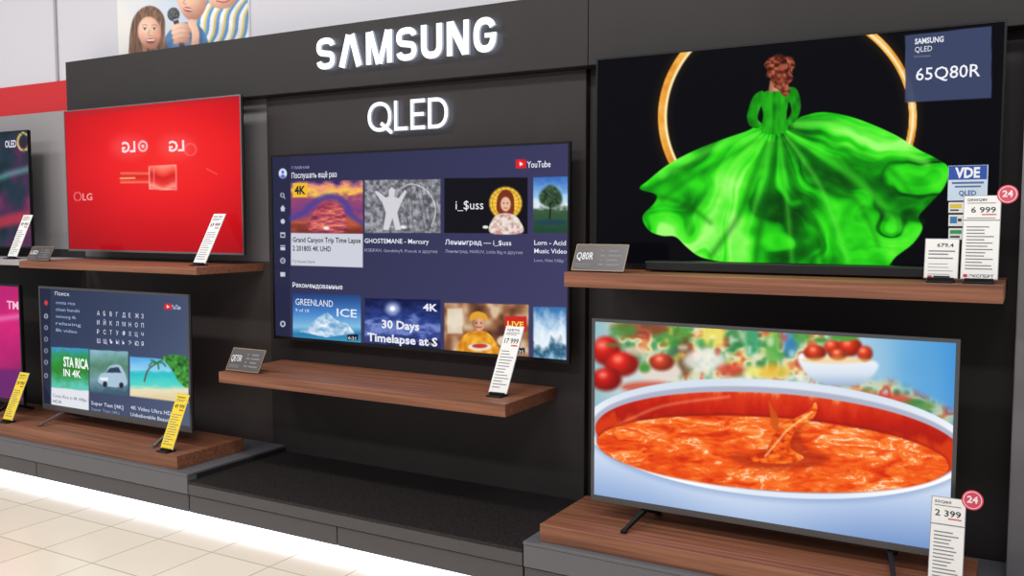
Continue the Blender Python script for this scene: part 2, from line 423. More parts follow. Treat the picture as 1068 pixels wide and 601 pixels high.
# ---- tomato soup picture
def art_soup(a):
    a.all(lambda u, v: ramp((u - 620) / 380 + .1 * (fbm(u / 50, v / 40, 2, 2) - .5), [(0, (150, 190, 200)), (0.12, (200, 215, 215)), (0.3, (228, 236, 236)), (0.68, (190, 215, 228)), (0.85, (110, 175, 220)), (1, (70, 150, 215))]))
    def bg(u, v):
        t = fbm(u / 11, v / 10, 21, 2)
        return ramp(t, [(0.15, (30, 100, 60)), (0.33, (90, 160, 70)), (0.46, (205, 212, 180)), (0.55, (240, 220, 130)), (0.64, (225, 120, 50)), (0.74, (190, 50, 30)), (0.9, (235, 240, 240))])
    a.poly([(640, 325), (870, 330), (856, 366), (846, 396), (760, 398), (700, 400), (640, 360)], bg, soft=26, alpha=.8)
    a.poly([(850, 400), (930, 398), (1000, 432), (990, 446), (900, 424)], bg, soft=14, alpha=.7)
    for cx, cy, r1, r2, c in [(702, 350, 20, 12, (60, 140, 50)), (714, 374, 9, 20, (110, 70, 45)), (744, 350, 14, 12, (236, 222, 90)), (735, 376, 22, 12, (238, 236, 232)),
                              (764, 354, 8, 15, (50, 130, 70)), (784, 350, 8, 22, (30, 150, 100)), (806, 360, 9, 24, (90, 175, 70)), (824, 356, 8, 16, (60, 130, 200)),
                              (836, 350, 10, 8, (60, 150, 60)), (762, 386, 14, 7, (215, 60, 40)), (806, 388, 18, 7, (235, 190, 60)), (785, 388, 8, 6, (250, 235, 120)),
                              (670, 342, 26, 9, (150, 60, 40)), (650, 345, 14, 8, (70, 140, 60)), (925, 418, 26, 8, (215, 60, 45)), (956, 424, 18, 7, (80, 140, 60)), (895, 412, 16, 6, (230, 120, 50))]:
        a.ell(cx, cy, r1, r2, C(*c), soft=10, alpha=.8)
    for k in range(30):
        a.ell(random.uniform(690, 850), random.uniform(342, 396), random.uniform(1.5, 5), random.uniform(1.5, 5), C(*random.choice([(255, 250, 230), (250, 220, 90), (220, 50, 40), (240, 255, 240), (60, 160, 80)])), soft=6, alpha=.55)
    a.ball(632, 366, 15, (215, 34, 24), 7); a.ball(648, 380, 13, (225, 40, 28), 7, 18); a.ball(632, 396, 12, (205, 28, 20), 7, 16)
    a.ell(640, 360, 8, 2.5, C(90, 130, 60), soft=5, alpha=.7); a.ell(664, 366, 10, 5, C(235, 190, 170), soft=7, alpha=.6)
    a.ell(688, 388, 22, 10, C(228, 216, 206), soft=7); a.ball(690, 378, 9, (215, 70, 44), 6, 13); a.ell(672, 384, 6, 5, C(80, 150, 60), soft=6)
    a.ell(676, 404, 28, 6, C(205, 70, 46), soft=8, alpha=.8)
    a.poly([(833, 370), (872, 372), (914, 378), (908, 394), (890, 403), (862, 402), (842, 392)], lambda u, v: ramp((v - 370) / 34, [(0, (250, 252, 255)), (.6, (215, 226, 240)), (1, (150, 175, 205))]), soft=5, smooth=True)
    a.ball(850, 368, 8, (222, 66, 34), 5, 12); a.ball(868, 362, 8, (230, 70, 36), 5, 9); a.ball(886, 362, 10, (228, 54, 28), 5, 13); a.ball(902, 369, 8, (222, 66, 34), 5); a.ball(874, 370, 6, (235, 90, 50), 4, 10)
    a.ell(880, 352, 15, 4, C(80, 160, 60), soft=6); a.ell(856, 355, 7, 3, C(80, 150, 60), soft=5); a.ell(872, 376, 36, 3.5, C(250, 190, 90), soft=5, alpha=.5)
    def body(u, v):
        t = (v - 465 - (u - 812) * .08) / 110
        return ramp(t + .25 * ((u - 800) / 210) ** 2 - .06 * np.sin(u / 38), [(0, (228, 236, 248)), (0.35, (220, 230, 246)), (0.55, (190, 208, 236)), (.8, (150, 176, 218)), (1, (120, 150, 204)), (1.3, (84, 116, 180))])
    a.poly([(610, 430), (1010, 455), (1012, 520), (1000, 640), (600, 640), (605, 520)], body, soft=2)
    a.ell(812, 461, 205, 62, C(120, 148, 196), rot=4.5, soft=9, alpha=.5)
    a.ell(812, 458, 203, 61, lambda u, v: ramp((v - 400) / 120 + .1 * np.sin(u / 40), [(0, (215, 226, 240)), (.5, (250, 252, 255)), (.8, (255, 255, 255)), (1, (226, 236, 248))]), rot=4.5, soft=1.5)
    a.ell(812, 459, 196, 54, C(176, 180, 200), rot=4.5, soft=3)
    def wall(u, v):
        n = fbm(u / 9, v / 24, 4)
        return ramp((v - 408 - (u - 812) * .07) / 44 + 0.5 * (n - .5), [(0, (240, 140, 84)), (0.14, (226, 62, 22)), (0.5, (200, 32, 12)), (0.8, (176, 24, 10)), (1, (215, 56, 14))])
    a.ell(812, 461, 192, 50, wall, rot=4.5, soft=1.8)
    a.line([(640, 446), (690, 424), (760, 414)], 2, C(255, 190, 150), soft=5, smooth=True, alpha=.5)
    def soup(u, v):
        q = fbm(u / 34, v / 13, 6, 3); q2 = fbm(u / 30 + 9, v / 12, 16, 3)
        n = fbm(u / 22 + 3.0 * q, v / 8 + 3.0 * q2, 31, 4)
        ridge = 1 - np.abs(2 * fbm(u / 18 + 2.4 * q2, v / 5.5 + 2 * q, 41, 3) - 1)
        s = 0.60 * n + 0.24 + 0.20 * (ridge - .75)
        c = ramp(s, [(0.3, (205, 42, 8)), (0.42, (232, 70, 12)), (0.52, (246, 100, 26)), (0.62, (252, 130, 50)), (0.75, (255, 176, 104))])
        hl = sstep((ridge - .90) / .10) * sstep((n - .40) / .2) * .85
        return c * (1 - hl[:, None]) + np.array((255, 232, 205))[None] * hl[:, None]
    a.ell(806, 473, 185, 39, C(130, 16, 6), rot=4.2, soft=5, alpha=.6)
    a.ell(806, 474, 184, 38, soup, rot=4.2, soft=2.5)
    pep = lambda u, v: ramp(fbm(u / 6, v / 4, 14) + (u - 815) / 200, [(0.2, (190, 40, 5)), (0.45, (238, 88, 12)), (0.65, (250, 130, 40)), (.9, (255, 190, 110))])
    a.poly([(760, 476), (784, 474), (800, 468), (806, 458), (812, 448), (826, 438), (842, 430), (850, 419), (853, 428), (848, 438), (836, 446), (836, 458), (846, 470), (866, 478), (846, 488), (800, 490), (772, 484)], C(160, 30, 6), smooth=True, soft=7, alpha=.6)
    a.poly([(778, 480), (796, 472), (804, 462), (810, 449), (826, 438), (842, 430), (850, 420), (852, 428), (846, 438), (833, 446), (826, 456), (824, 468), (838, 478), (816, 484)], pep, smooth=True, soft=2)
    a.line([(798, 476), (810, 462), (822, 448), (847, 430)], 1.6, C(255, 214, 160), smooth=True, soft=2, alpha=.8)
    a.poly([(801, 418), (807, 428), (812, 438), (810, 450), (804, 444), (803, 432)], C(206, 84, 20), soft=2, smooth=True, alpha=.9)

# ---- streaming home screen
def art_home(a):
    a.all(lambda u, v: ramp((u - 283) / 310 * .6 + (v - 150) / 240 * .3, [(0, (44, 44, 74)), (0.5, (56, 56, 92)), (1, (70, 66, 106))]))
    a.rect(280, 150, 302, 400, C(38, 40, 68), alpha=.9)
    a.ell(294.5, 181, 4.2, 5.2, C(225, 230, 250)); a.ell(294.5, 179.6, 1.5, 2, C(90, 110, 200)); a.ell(294.5, 184, 2.6, 1.8, C(90, 110, 200))
    ic = C(200, 204, 222)
    a.ell(294, 203.5, 1.7, 2, ic, ring=.8, soft=.6); a.line([(295.2, 205), (296.6, 207)], .8, ic)
    a.poly([(291.8, 217.5), (294.5, 214), (297.2, 217.5), (296.4, 217.5), (296.4, 220.5), (292.6, 220.5), (292.6, 217.5)], ic, soft=.7)
    a.ell(294.5, 231, 2.2, 2.6, ic, soft=.8); a.rect(292, 242.5, 297, 248, ic, soft=.7); a.rect(292.8, 244, 296.2, 246.8, C(38, 40, 68), soft=.6)
    a.rect(292, 256, 297, 257, ic, soft=.6); a.rect(292, 258, 297, 261, ic, soft=.6); a.ell(294.5, 272, 2.2, 2.6, ic, ring=.9, soft=.7); a.line([(294.5, 270.5), (294.5, 272), (295.8, 273)], .6, ic)
    a.rect(292, 284, 297, 288.5, ic, soft=.7); a.ell(294.5, 338, 2.1, 2.5, ic, ring=1.3, soft=.7)
    def canyon(u, v):
        n = fbm(u / 9, v / 5, 41); t = (v - 188) / 54
        return ramp(t + .25 * (n - .5), [(0, (60, 40, 110)), (0.14, (235, 150, 120)), (0.24, (250, 200, 80)), (0.36, (150, 70, 110)), (0.6, (120, 60, 130)), (0.8, (190, 90, 60)), (1, (120, 50, 40))])
    a.rect(303, 189, 378, 243, canyon, v0r=188, v1r=244)
    a.line([(304, 228), (316, 222), (324, 214), (340, 205), (358, 210), (366, 224), (377, 232)], 6, C(70, 64, 150), smooth=True, soft=5, alpha=.8)
    a.poly([(322, 240), (326, 222), (340, 210), (354, 214), (360, 228), (358, 242)], lambda u, v: ramp(fbm(u / 8, v / 2.2, 5), [(0.2, (110, 36, 80)), (.5, (190, 80, 90)), (0.8, (245, 150, 110))]), smooth=True, soft=3)
    a.rect(303, 243, 378, 277, C(206, 208, 220), v0r=244, v1r=279)
    a.rect(305, 191, 320, 206, C(240, 190, 40)); a.ell(340, 238, 3, 1.6, C(240, 240, 240))
    def sk(u, v):
        n = fbm(u / 3.2, v / 3.2, 51, 4); return ramp(n, [(0.25, (86, 86, 92)), (0.5, (128, 128, 136)), (0.75, (172, 172, 180))])
    a.rect(380, 188, 459, 243, sk, v0r=187)
    for k in range(8): a.line([(418 + k * 5, 188 + k), (426 + k * 4 + random.uniform(-6, 6), 240)], 1, C(60, 60, 66), alpha=.5)
    a.line([(418, 196), (430, 192), (446, 200), (454, 218), (450, 236)], 1.4, C(225, 225, 230), smooth=True, alpha=.7)
    body = [(399, 240), (402, 222), (398, 211), (390, 200), (393, 199), (402, 206), (405, 205), (405, 198), (408, 195), (412, 198), (411, 205), (415, 207), (422, 198), (424, 200), (418, 212), (414, 222), (418, 240), (412, 240), (409, 228), (405, 240)]
    a.poly(body, C(60, 60, 66), soft=3); a.poly(body, C(210, 210, 216), soft=1)
    a.rect(463, 186, 550, 243, C(16, 14, 20), v0r=185, v1r=244)
    a.ell(527, 212, 17, 17, lambda u, v: ramp(np.mod(np.arctan2(v - 212, u - 527) * 3.2, 1), [(0, (225, 160, 30)), (.5, (255, 215, 90)), (1, (235, 180, 40))]), soft=3)
    a.ell(527, 212, 14, 14, C(120, 80, 20), ring=.8, alpha=.6)
    a.poly([(519, 222), (518, 208), (522, 200), (528, 198), (534, 202), (536, 212), (534, 224)], C(120, 50, 25), smooth=True); a.ell(527, 213, 5.2, 7.5, C(232, 186, 156), soft=1.6)
    a.poly([(511, 243), (514, 228), (522, 223), (532, 223), (541, 229), (544, 243)], lambda u, v: ramp(fbm(u / 3, v / 3, 6), [(.2, (200, 120, 110)), (.5, (225, 210, 200)), (.8, (240, 240, 235))]), smooth=True)
    a.ell(525, 212, .7, .7, C(40, 20, 20)); a.ell(529, 212, .7, .7, C(40, 20, 20)); a.line([(525.4, 217), (528.6, 217)], .8, C(180, 50, 50))
    a.rect(556, 185, 592, 243, lambda u, v: ramp((v - 185) / 58 + .2 * (fbm(u / 6, v / 4, 61) - .5), [(0, (60, 110, 190)), (0.35, (150, 200, 240)), (0.5, (230, 240, 250)), (0.6, (60, 90, 60)), (1, (30, 70, 50))]), v0r=184)
    a.poly([(564, 212), (562, 204), (568, 196), (575, 193), (582, 198), (586, 206), (584, 214), (574, 217)], lambda u, v: ramp(fbm(u / 2, v / 2, 9), [(.2, (20, 40, 30)), (.8, (80, 110, 70))]), soft=4, smooth=True); a.line([(574, 212), (573, 228)], 1.6, C(30, 25, 20)); a.ell(574, 232, 16, 3, C(30, 60, 90), soft=3, alpha=.7)
    for u, v in ((420, 237), (506, 237)): a.ell(u, v, 3, 1.6, C(235, 235, 235))
    a.rect(305, 306, 376, 355, lambda u, v: ramp((v - 306) / 50, [(0, (30, 60, 120)), (0.4, (70, 130, 200)), (0.7, (130, 190, 225)), (0.85, (40, 120, 170)), (1, (60, 150, 190))]), v0r=308, v1r=358)
    a.poly([(312, 346), (322, 340), (330, 332), (341, 326), (350, 334), (362, 338), (370, 348), (340, 352)], lambda u, v: ramp(fbm(u / 5, v / 4, 71), [(.2, (90, 150, 200)), (.8, (245, 250, 255))]))
    a.rect(380, 311, 459, 364, lambda u, v: ramp((v - 311) / 53 + .5 * (fbm(u / 8, v / 4, 81) - .5), [(0, (16, 22, 66)), (0.4, (40, 60, 130)), (0.6, (120, 140, 205)), (0.75, (60, 76, 150)), (1, (20, 25, 60))]), v0r=313, v1r=367)
    a.ell(409, 322, 7, 6, C(200, 215, 255), soft=8, alpha=.8); a.ell(409, 322, 2.5, 2.5, C(255, 255, 255), soft=2)
    a.rect(463, 316, 551, 370, lambda u, v: ramp(fbm(u / 12, v / 12, 91, 2) + .12 * np.sin(u / 5), [(.2, (80, 46, 34)), (.5, (160, 108, 72)), (.8, (215, 190, 160))]), v0r=318, v1r=374)
    a.rect(466, 322, 482, 348, C(235, 225, 205), soft=3, alpha=.8)
    a.poly([(478, 370), (482, 352), (492, 346), (506, 346), (516, 356), (520, 372)], lambda u, v: ramp(fbm(u / 5, v / 6, 3), [(.2, (205, 120, 20)), (.8, (250, 190, 60))]), smooth=True); a.ell(499, 337, 6.8, 8.6, lambda u, v: ramp((u - 492) / 14, [(0, (150, 96, 70)), (.5, (226, 172, 138)), (1, (205, 150, 118))]), soft=1.5)
    a.poly([(490, 335), (491, 328), (498, 325), (506, 328), (508, 335), (499, 332)], C(225, 162, 44), smooth=True)
    a.ell(496.5, 337, .8, .8, C(40, 25, 20)); a.ell(501.5, 337, .8, .8, C(40, 25, 20)); a.line([(496.5, 341.5), (501.5, 341.5)], 1, C(150, 60, 50))
    a.ell(500, 362, 12, 4, C(235, 225, 215), soft=2); a.ell(500, 361, 8, 2.4, C(190, 60, 40), soft=2)
    a.rect(526, 330, 549, 346, C(205, 40, 40)); a.ell(528, 356, 10, 6, C(225, 205, 180), soft=3)
    a.rect(556, 320, 590, 376, lambda u, v: ramp((v - 320) / 58 + .4 * (fbm(u / 5, v / 7, 95) - .5), [(0, (60, 120, 180)), (0.4, (210, 230, 245)), (0.6, (240, 245, 250)), (0.8, (40, 90, 120)), (1, (150, 190, 220))]), v0r=321, v1r=378)
    for u, v in ((367, 352), (450, 358), (541, 366)): a.rect(u - 5, v - 3, u + 6, v + 3, C(20, 20, 25))
    a.rect(537.5, 166.5, 548.5, 175.5, C(225, 30, 35), soft=.8); a.poly([(541.5, 168.6), (541.5, 173.4), (545.3, 171)], C(255, 255, 255), soft=.7)
def let_home(L):
    W = (232, 234, 244); G = (160, 164, 190); K = (30, 30, 40)
    L.t('ГЛАВНАЯ', 304, 176.5, 2.6, G, 322)
    L.t('Послушать ещё раз', 304, 186, 5.4, W, 351, bold=.01)
    L.t('YouTube', 549.5, 175, 6.5, W, 574, bold=.01)
    L.t('4K', 307, 202.5, 8, K, 318.5, bold=.04)
    L.t('Grand Canyon Trip Time Lapse', 305, 252.5, 5, K, 376, bold=.02)
    L.t('2 201805 4K UHD', 305, 261.5, 5, K, 345, bold=.02)
    L.t('Путешествия', 305, 274, 2.8, (90, 90, 100), 328)
    L.t('GHOSTEMANE - Mercury', 380, 253.5, 4.6, W, 447, bold=.01)
    L.t('ИЗБРАН, Gandelny9, Pravok и другие', 380, 262.5, 3, G, 456)
    L.t('i_$uss', 475, 218.5, 9, W, 504)
    L.t('Ленинград — i_$uss', 464, 255, 4.8, W, 533, bold=.01)
    L.t('Ленинград, MARUV, Little Big и другие', 464, 263.5, 3, G, 545)
    L.t('Lorn - Acid', 557, 255.5, 4.8, W, 590, bold=.01)
    L.t('Music Video', 557, 264, 4.6, W, 591, bold=.01)
    L.t('Lorn, Ник Мёрф', 557, 273, 3, G, 591)
    L.t('Рекомендованные', 305, 299.5, 4.6, W, 357, bold=.01)
    L.t('GREENLAND', 308, 318, 6.5, W, 347); L.t('ICE', 351, 330, 8, W, 372, bold=.01); L.t('9 of 10', 308, 325, 3, W, 322)
    L.t('4K', 441, 324, 7, W, 456, bold=.03)
    L.t('30 Days', 398, 342, 8, W, 437, bold=.03); L.t('Timelapse at S', 383, 355.5, 8, W, 456, bold=.03)
    L.t('6:31', 363, 354, 3, W, 371); L.t('31:19', 446, 360, 3, W, 455); L.t('1:35', 537.5, 368, 3, W, 546)
    L.t('LIVE', 529, 340, 5, (255, 220, 80), 546, bold=.02)

# ---- keyboard search screen
def art_keys(a):
    a.all(lambda u, v: ramp((u - 40) / 160 * .7 + (v - 300) / 150 * .3, [(0, (40, 50, 76)), (0.6, (62, 74, 104)), (1, (84, 96, 126))]))
    a.rect(38, 290, 52, 440, C(28, 34, 60), alpha=.85)
    a.ell(47.5, 316, 1.8, 2.6, C(220, 60, 50)); a.ell(47.5, 330, 1.5, 2, C(200, 205, 220), ring=.9)
    for v in (342, 354, 366, 378, 392): a.ell(47.5, v, 1.5, 2, C(170, 175, 195), ring=.8)
    a.rect(53, 362, 92, 404, lambda u, v: ramp((v - 362) / 42 + .3 * (fbm(u / 5, v / 5, 13) - .5), [(0, (60, 150, 210)), (.3, (40, 150, 60)), (.6, (40, 130, 40)), (1, (90, 200, 180))]), v0r=364, v1r=408)
    a.rect(53, 404, 92, 426, C(225, 228, 235), v0r=408, v1r=430)
    a.rect(93, 365, 133, 409, lambda u, v: ramp((v - 365) / 44 + .2 * (fbm(u / 5, v / 5, 15) - .5), [(0, (140, 185, 200)), (.4, (80, 130, 105)), (.7, (120, 160, 170)), (1, (60, 90, 110))]), v0r=367, v1r=413)
    a.poly([(102, 399), (104, 391), (110, 388), (114, 382), (124, 381), (129, 388), (131, 394), (131, 402), (116, 404)], C(170, 195, 215), smooth=True); a.poly([(110, 389), (114, 384), (123, 383), (126, 389)], C(40, 60, 85)); a.rect(104, 394, 112, 397, C(235, 245, 255), soft=1.5); a.ell(109, 401, 2.4, 3, C(30, 35, 40)); a.ell(126, 402, 2.4, 3, C(30, 35, 40))
    a.rect(135, 372, 196, 413, lambda u, v: ramp((v - 370) / 46 + .1 * (fbm(u / 7, v / 3, 17) - .5), [(0, (70, 160, 230)), (.35, (150, 210, 240)), (.42, (40, 190, 200)), (.7, (90, 215, 200)), (.8, (235, 225, 190)), (1, (225, 205, 160))]), v0r=377, v1r=421)
    a.poly([(170, 372), (196, 374), (196, 404), (186, 398), (180, 388)], lambda u, v: ramp(fbm(u / 3, v / 3, 9), [(.2, (20, 80, 30)), (.8, (90, 180, 70))]), smooth=True, soft=2)
    a.line([(150, 398), (154, 386), (163, 379)], 1.5, C(90, 60, 40), smooth=True)
    for dx, dy in ((-8, 3), (-6, -3), (6, -3), (9, 3), (2, 6)): a.line([(163, 379), (163 + dx * .6, 379 + dy * .3 - 1.5), (163 + dx, 379 + dy)], 1.6, C(40, 120, 50), smooth=True, soft=1.4)
    a.rect(171, 317, 178, 323, C(225, 30, 35)); a.poly([(173.4, 318.3), (173.4, 321.7), (176, 320)], C(255, 255, 255), soft=.7)
def let_keys(L):
    W = (225, 230, 245); G = (150, 158, 185)
    rows = ['АБВГДЕЖЗ', 'ИЙКЛМНОП', 'РСТУФХЦЧ', 'ШЩЪЫЬЭЮЯ']
    for r, row in enumerate(rows):
        for c, ch in enumerate(row):
            u = 101 + c * 6.6; L.t(ch, u, 329 + r * 9.6 + c * .45, 4.4, W)
    L.t('Поиск', 57, 308, 3.6, W, 72)
    for k, s in enumerate(['costa rica', 'clean bandit', 'samsung 4k', 'relaxing', '8k video']):
        L.t(s, 58, 317 + k * 7.2, 3.2, (165, 182, 220), 78 + (k * 5) % 9)
    L.t('YouTube', 179, 322.5, 4.6, W, 188)
    L.t('STA RICA', 66, 382, 9.5, (250, 250, 250), 92, bold=.03)
    L.t('IN 4K', 66, 392, 7, (250, 250, 250), 84, bold=.02)
    L.t('Costa Rica in 4K 60fps', 55, 414, 3.2, (40, 40, 50), 90); L.t('HDR', 55, 420, 3.2, (40, 40, 50), 64)
    L.t('Super Test [4K]', 95, 422, 3.6, W, 128); L.t('Super Test (4K)', 95, 428, 3, G, 124)
    L.t('4K Video Ultra HD', 136, 427, 3.8, W, 178); L.t('Unbelievable Beauty', 136, 434, 3.6, W, 178); L.t('4K Relaxation', 136, 441, 2.8, G, 160)

# ---- red screen
def art_red(a):
    a.all(lambda u, v: ramp(np.hypot((u - 175) / 120, (v - 165) / 85) + .10 * (fbm(u / 30, v / 30, 3) - .5), [(0, (250, 46, 40)), (.5, (238, 30, 34)), (1, (200, 16, 26)), (1.5, (150, 10, 20))]))
    a.ell(134, 153.5, 18, 12, C(255, 90, 90), soft=16, alpha=.5); a.ell(184, 153, 18, 12, C(255, 90, 90), soft=16, alpha=.5)  # painted glow and rings of shop-sign reflections in the screen
    a.ell(148.5, 152.5, 4.2, 5, C(255, 200, 205), ring=1.8); a.ell(148.5, 152.5, 1.6, 1.8, C(255, 210, 210))
    a.ell(198, 156, 6, 6, C(255, 120, 120), ring=1.6, alpha=.6)
    tube = lambda u, v: ramp((v - 173) / 25 + .08 * np.sin(u / 4), [(0, (255, 150, 130)), (.2, (255, 100, 80)), (.45, (214, 30, 30)), (.7, (236, 60, 50)), (.9, (255, 170, 150)), (1, (250, 110, 100))])
    a.rect(125, 180, 156, 191, lambda u, v: ramp((v - 180) / 11, [(0, (255, 160, 110)), (.3, (215, 35, 30)), (.7, (230, 50, 40)), (1, (255, 160, 130))]), soft=1.5, alpha=.85)
    a.rect(155, 174, 183, 197, tube, soft=1.5, v0r=172.5, v1r=198, alpha=.9)
    a.line([(155, 174), (183, 172.5), (183.5, 198), (155.5, 197), (155, 174)], 1, C(255, 205, 195), alpha=.75)
    a.line([(125, 186), (140, 185.5)], 1.4, C(255, 220, 150), alpha=.8); a.line([(160, 176), (160, 195)], .8, C(255, 180, 170), alpha=.6)
    a.line([(70, 120), (252, 101)], 3, C(150, 50, 60), alpha=.5, soft=4)
    a.line([(215, 176), (226, 182)], 1.2, C(255, 130, 130), alpha=.5)
    a.ell(80.5, 205, 3.6, 4.4, C(245, 150, 155), ring=.8)
def let_red(L):
    P = (255, 222, 226)
    L.t('LG', 127, 159, 10.5, P, 141, bold=.03, mirror=True)  # reflections of an opposite sign, painted as mirrored glyphs
    L.t('LG', 176, 158, 10.5, P, 192, bold=.03, mirror=True)
    L.t('LG', 86, 209, 7, (245, 165, 168), 96, bold=.01)

def art_oled(a):
    a.all(lambda u, v: ramp(fbm(u / 20, v / 30, 3) + (v - 200) / 260, [(0.1, (14, 16, 24)), (.4, (26, 50, 62)), (.6, (80, 40, 80)), (.9, (160, 60, 90))]))
    a.line([(-60, 230), (-10, 190), (30, 176)], 5, C(120, 200, 190), soft=8, smooth=True, alpha=.6)
    a.line([(-60, 252), (0, 232), (30, 226)], 12, C(190, 50, 70), soft=8, smooth=True, alpha=.8)
    a.ell(24, 148, 6, 9, C(235, 200, 120), ring=1.6); a.ell(24, 148, 3.5, 5.5, C(40, 40, 50))
def let_oled(L): L.t('OLED', 5, 154, 7, (220, 225, 235), 17, bold=.02)
def art_mag(a):
    a.all(lambda u, v: ramp(v / 450 + .1 * fbm(u / 20, v / 20, 2), [(0.6, (150, 20, 100)), (.8, (215, 30, 120)), (1, (120, 20, 90))]))
    a.line([(-60, 340), (20, 330)], 5, C(250, 150, 200), soft=6, alpha=.6); a.rect(-60, 385, 24, 420, C(90, 30, 110), soft=6, alpha=.7)
def let_mag(L): L.t('TM', 7, 322, 8, (240, 190, 215), 19, bold=.02)

GB = mat('grey_bezel', (95, 95, 98), .35, .7)
TV65 = television(-1.531, -0.094, 1.193, 2.013, 0.06, 'large flat television showing a woman in a green gown', art_dress, (480, 274), let_dress, depth=0.065, bez=0.007, chin=0.010, wall=0.22)
television(-1.400, -0.177, 0.328, 1.012, -0.25, 'flat television on feet showing tomato soup in a white pan', art_soup, (450, 256), None, bez=0.012, chin=0.022, legs=(-1.19, -0.36), legmat=DARKP, floor_z=0.265, rim=GB)
television(-3.335, -1.664, 0.7725, 1.698, 0.10, 'large wall-mounted television showing a video streaming home page', art_home, (430, 244), let_home, bez=0.010, chin=0.016, wall=0.19)
television(-4.740, -3.550, 0.331, 1.013, -0.25, 'flat television on silver feet showing a letter keyboard search page', art_keys, (230, 132), let_keys, bez=0.012, chin=0.030, legs=(-4.58, -3.72), legmat=SILVER, floor_z=0.265, rim=GB)
television(-4.917, -3.493, 1.195, 2.007, 0.06, 'flat television with a glowing plain red screen', art_red, (230, 132), let_red, bez=0.006, chin=0.010, rim=SILVER, wall=0.22)
television(-6.60, -5.27, 1.205, 1.917, 0.06, 'flat television showing dark teal and crimson swirls', art_oled, (120, 70), let_oled, bez=0.006, chin=0.010, depth=0.05, wall=0.22)
television(-6.10, -4.915, 0.331, 1.013, -0.25, 'flat television on feet showing a magenta picture', art_mag, (100, 60), let_mag, bez=0.012, chin=0.022, legs=(-5.95, -5.08), legmat=DARKP, floor_z=0.265)

# ------------------------------------------------------------------ setting
FZ = -0.03
def floor_mat():
    m = bpy.data.materials.new('beige_floor_tile'); m.use_nodes = True; nt = m.node_tree; b = nt.nodes['Principled BSDF']
    tc = nt.nodes.new('ShaderNodeTexCoord'); br = nt.nodes.new('ShaderNodeTexBrick')
    br.offset = 0; br.inputs['Scale'].default_value = 1
    br.inputs['Brick Width'].default_value = 0.33; br.inputs['Row Height'].default_value = 0.33
    br.inputs['Mortar Size'].default_value = 0.003; br.inputs['Mortar Smooth'].default_value = 0.3
    br.inputs['Color1'].default_value = tuple(lin((247, 235, 217))) + (1,); br.inputs['Color2'].default_value = tuple(lin((241, 227, 208))) + (1,)
    br.inputs['Mortar'].default_value = tuple(lin((178, 164, 148))) + (1,)
    nt.links.new(tc.outputs['Object'], br.inputs['Vector']); nt.links.new(br.outputs['Color'], b.inputs['Base Color'])
    b.inputs['Roughness'].default_value = 0.22
    return m
boxobj('floor', -9, 3, -6, 0.42, FZ - 0.1, FZ, floor_mat(), kind='structure', origin=(0, 0, FZ))
boxobj('wall_back', -9, 1.5, 0.302, 0.42, FZ, 3.6, mat('white_wall', (205, 203, 210), 0.7), kind='structure', origin=(0, .36, 0))
boxobj('trim_1', -9, -4.99, 0.285, 0.3015, 2.045, 2.236, mat('red_trim', (200, 30, 38), 0.4), kind='structure')
boxobj('trim_2', -5.32, -5.30, 0.29, 0.3015, 2.24, 3.6, mat('grey_joint', (165, 163, 168), 0.6), kind='structure')

boxobj('back_panel', -9, -4.992, 0.22, 0.30, 1.196, 2.04, mat('pale_grey_panel', (150, 146, 148), .6), label='pale grey back panel beneath a red band', category='wall panel')
boxobj('back_panel', -9, -4.992, 0.22, 0.30, FZ, 1.195, PANEL, label='charcoal lower back panel behind a magenta television', category='wall panel')
boxobj('back_panel', -4.988, -3.45, 0.22, 0.30, 1.156, 2.002, mat('mid_grey_panel', (120, 116, 118), .6), label='mid grey back panel behind a red television', category='wall panel')
boxobj('back_panel', -4.988, -3.45, 0.22, 0.30, FZ, 1.155, mat('brown_grey_panel', (70, 62, 61), .55), label='brownish charcoal lower back panel above wooden plinth', category='wall panel')
boxobj('centre_panel', -3.445, -1.635, 0.19, 0.30, FZ, 2.002, PANEL, bevel=0.003, label='tall charcoal centre panel carrying the largest television', category='wall panel')
boxobj('back_panel', -1.63, 0.05, 0.22, 0.30, FZ, 2.002, BLACK, label='black back panel behind two stacked televisions', category='wall panel')
boxobj('header_fascia', -4.987, -1.601, 0.13, 0.30, 2.003, 2.303, BLACK, bevel=0.003, label='long black header fascia with glowing brand lettering', category='sign board')
boxobj('header_fascia', -1.599, 0.20, 0.13, 0.30, 2.003, 2.303, BLACK, bevel=0.003, label='plain black header fascia above large television', category='sign board')
g = Geo(); g.box(-0.035, 0.03, 0.0, 0.218, 0.20, 2.0); g.obj('end_panel', mat('end_grey', (115, 112, 116), .5), bevel=.004, label='slim grey upright end panel of display wall', category='wall panel')

DG = mat('dark_grey_front', (76, 73, 76), .4)
def cabinet(x0, x1, top, topmat, label, doors):
    c = thing('base_cabinet', ((x0 + x1) / 2, -0.1, FZ), label, 'cabinet', 'low base cabinets under the displays')
    boxobj('carcass', x0 + .002, x1 - .002, -0.39, 0.185, FZ, top - 0.012, BLACK, parent=c)
    boxobj('worktop', x0, x1, -0.45, 0.188, top - 0.012, top, topmat, parent=c, bevel=0.002)
    boxobj('upper_front', x0 + .002, x1 - .002, -0.448, -0.392, 0.105, top - 0.013, GREYL if topmat is GREYL else DG, parent=c, bevel=0.001)
    n = doors; w = (x1 - x0) / n
    for i in range(n):
        boxobj('drawer_front', x0 + i * w + .003, x0 + (i + 1) * w - .003, -0.442, -0.392, 0.020, 0.100, DG, parent=c, bevel=0.001)
    return c
cabinet(-8.0, -3.357, 0.200, GREYL, 'long low grey laminate base cabinet under walnut plinth', 4)
cabinet(-3.355, -1.582, 0.168, STONE, 'low black stone-topped base cabinet under centre panel', 2)
cabinet(-1.580, 0.40, 0.200, GREYL, 'low grey laminate base cabinet under soup television', 2)
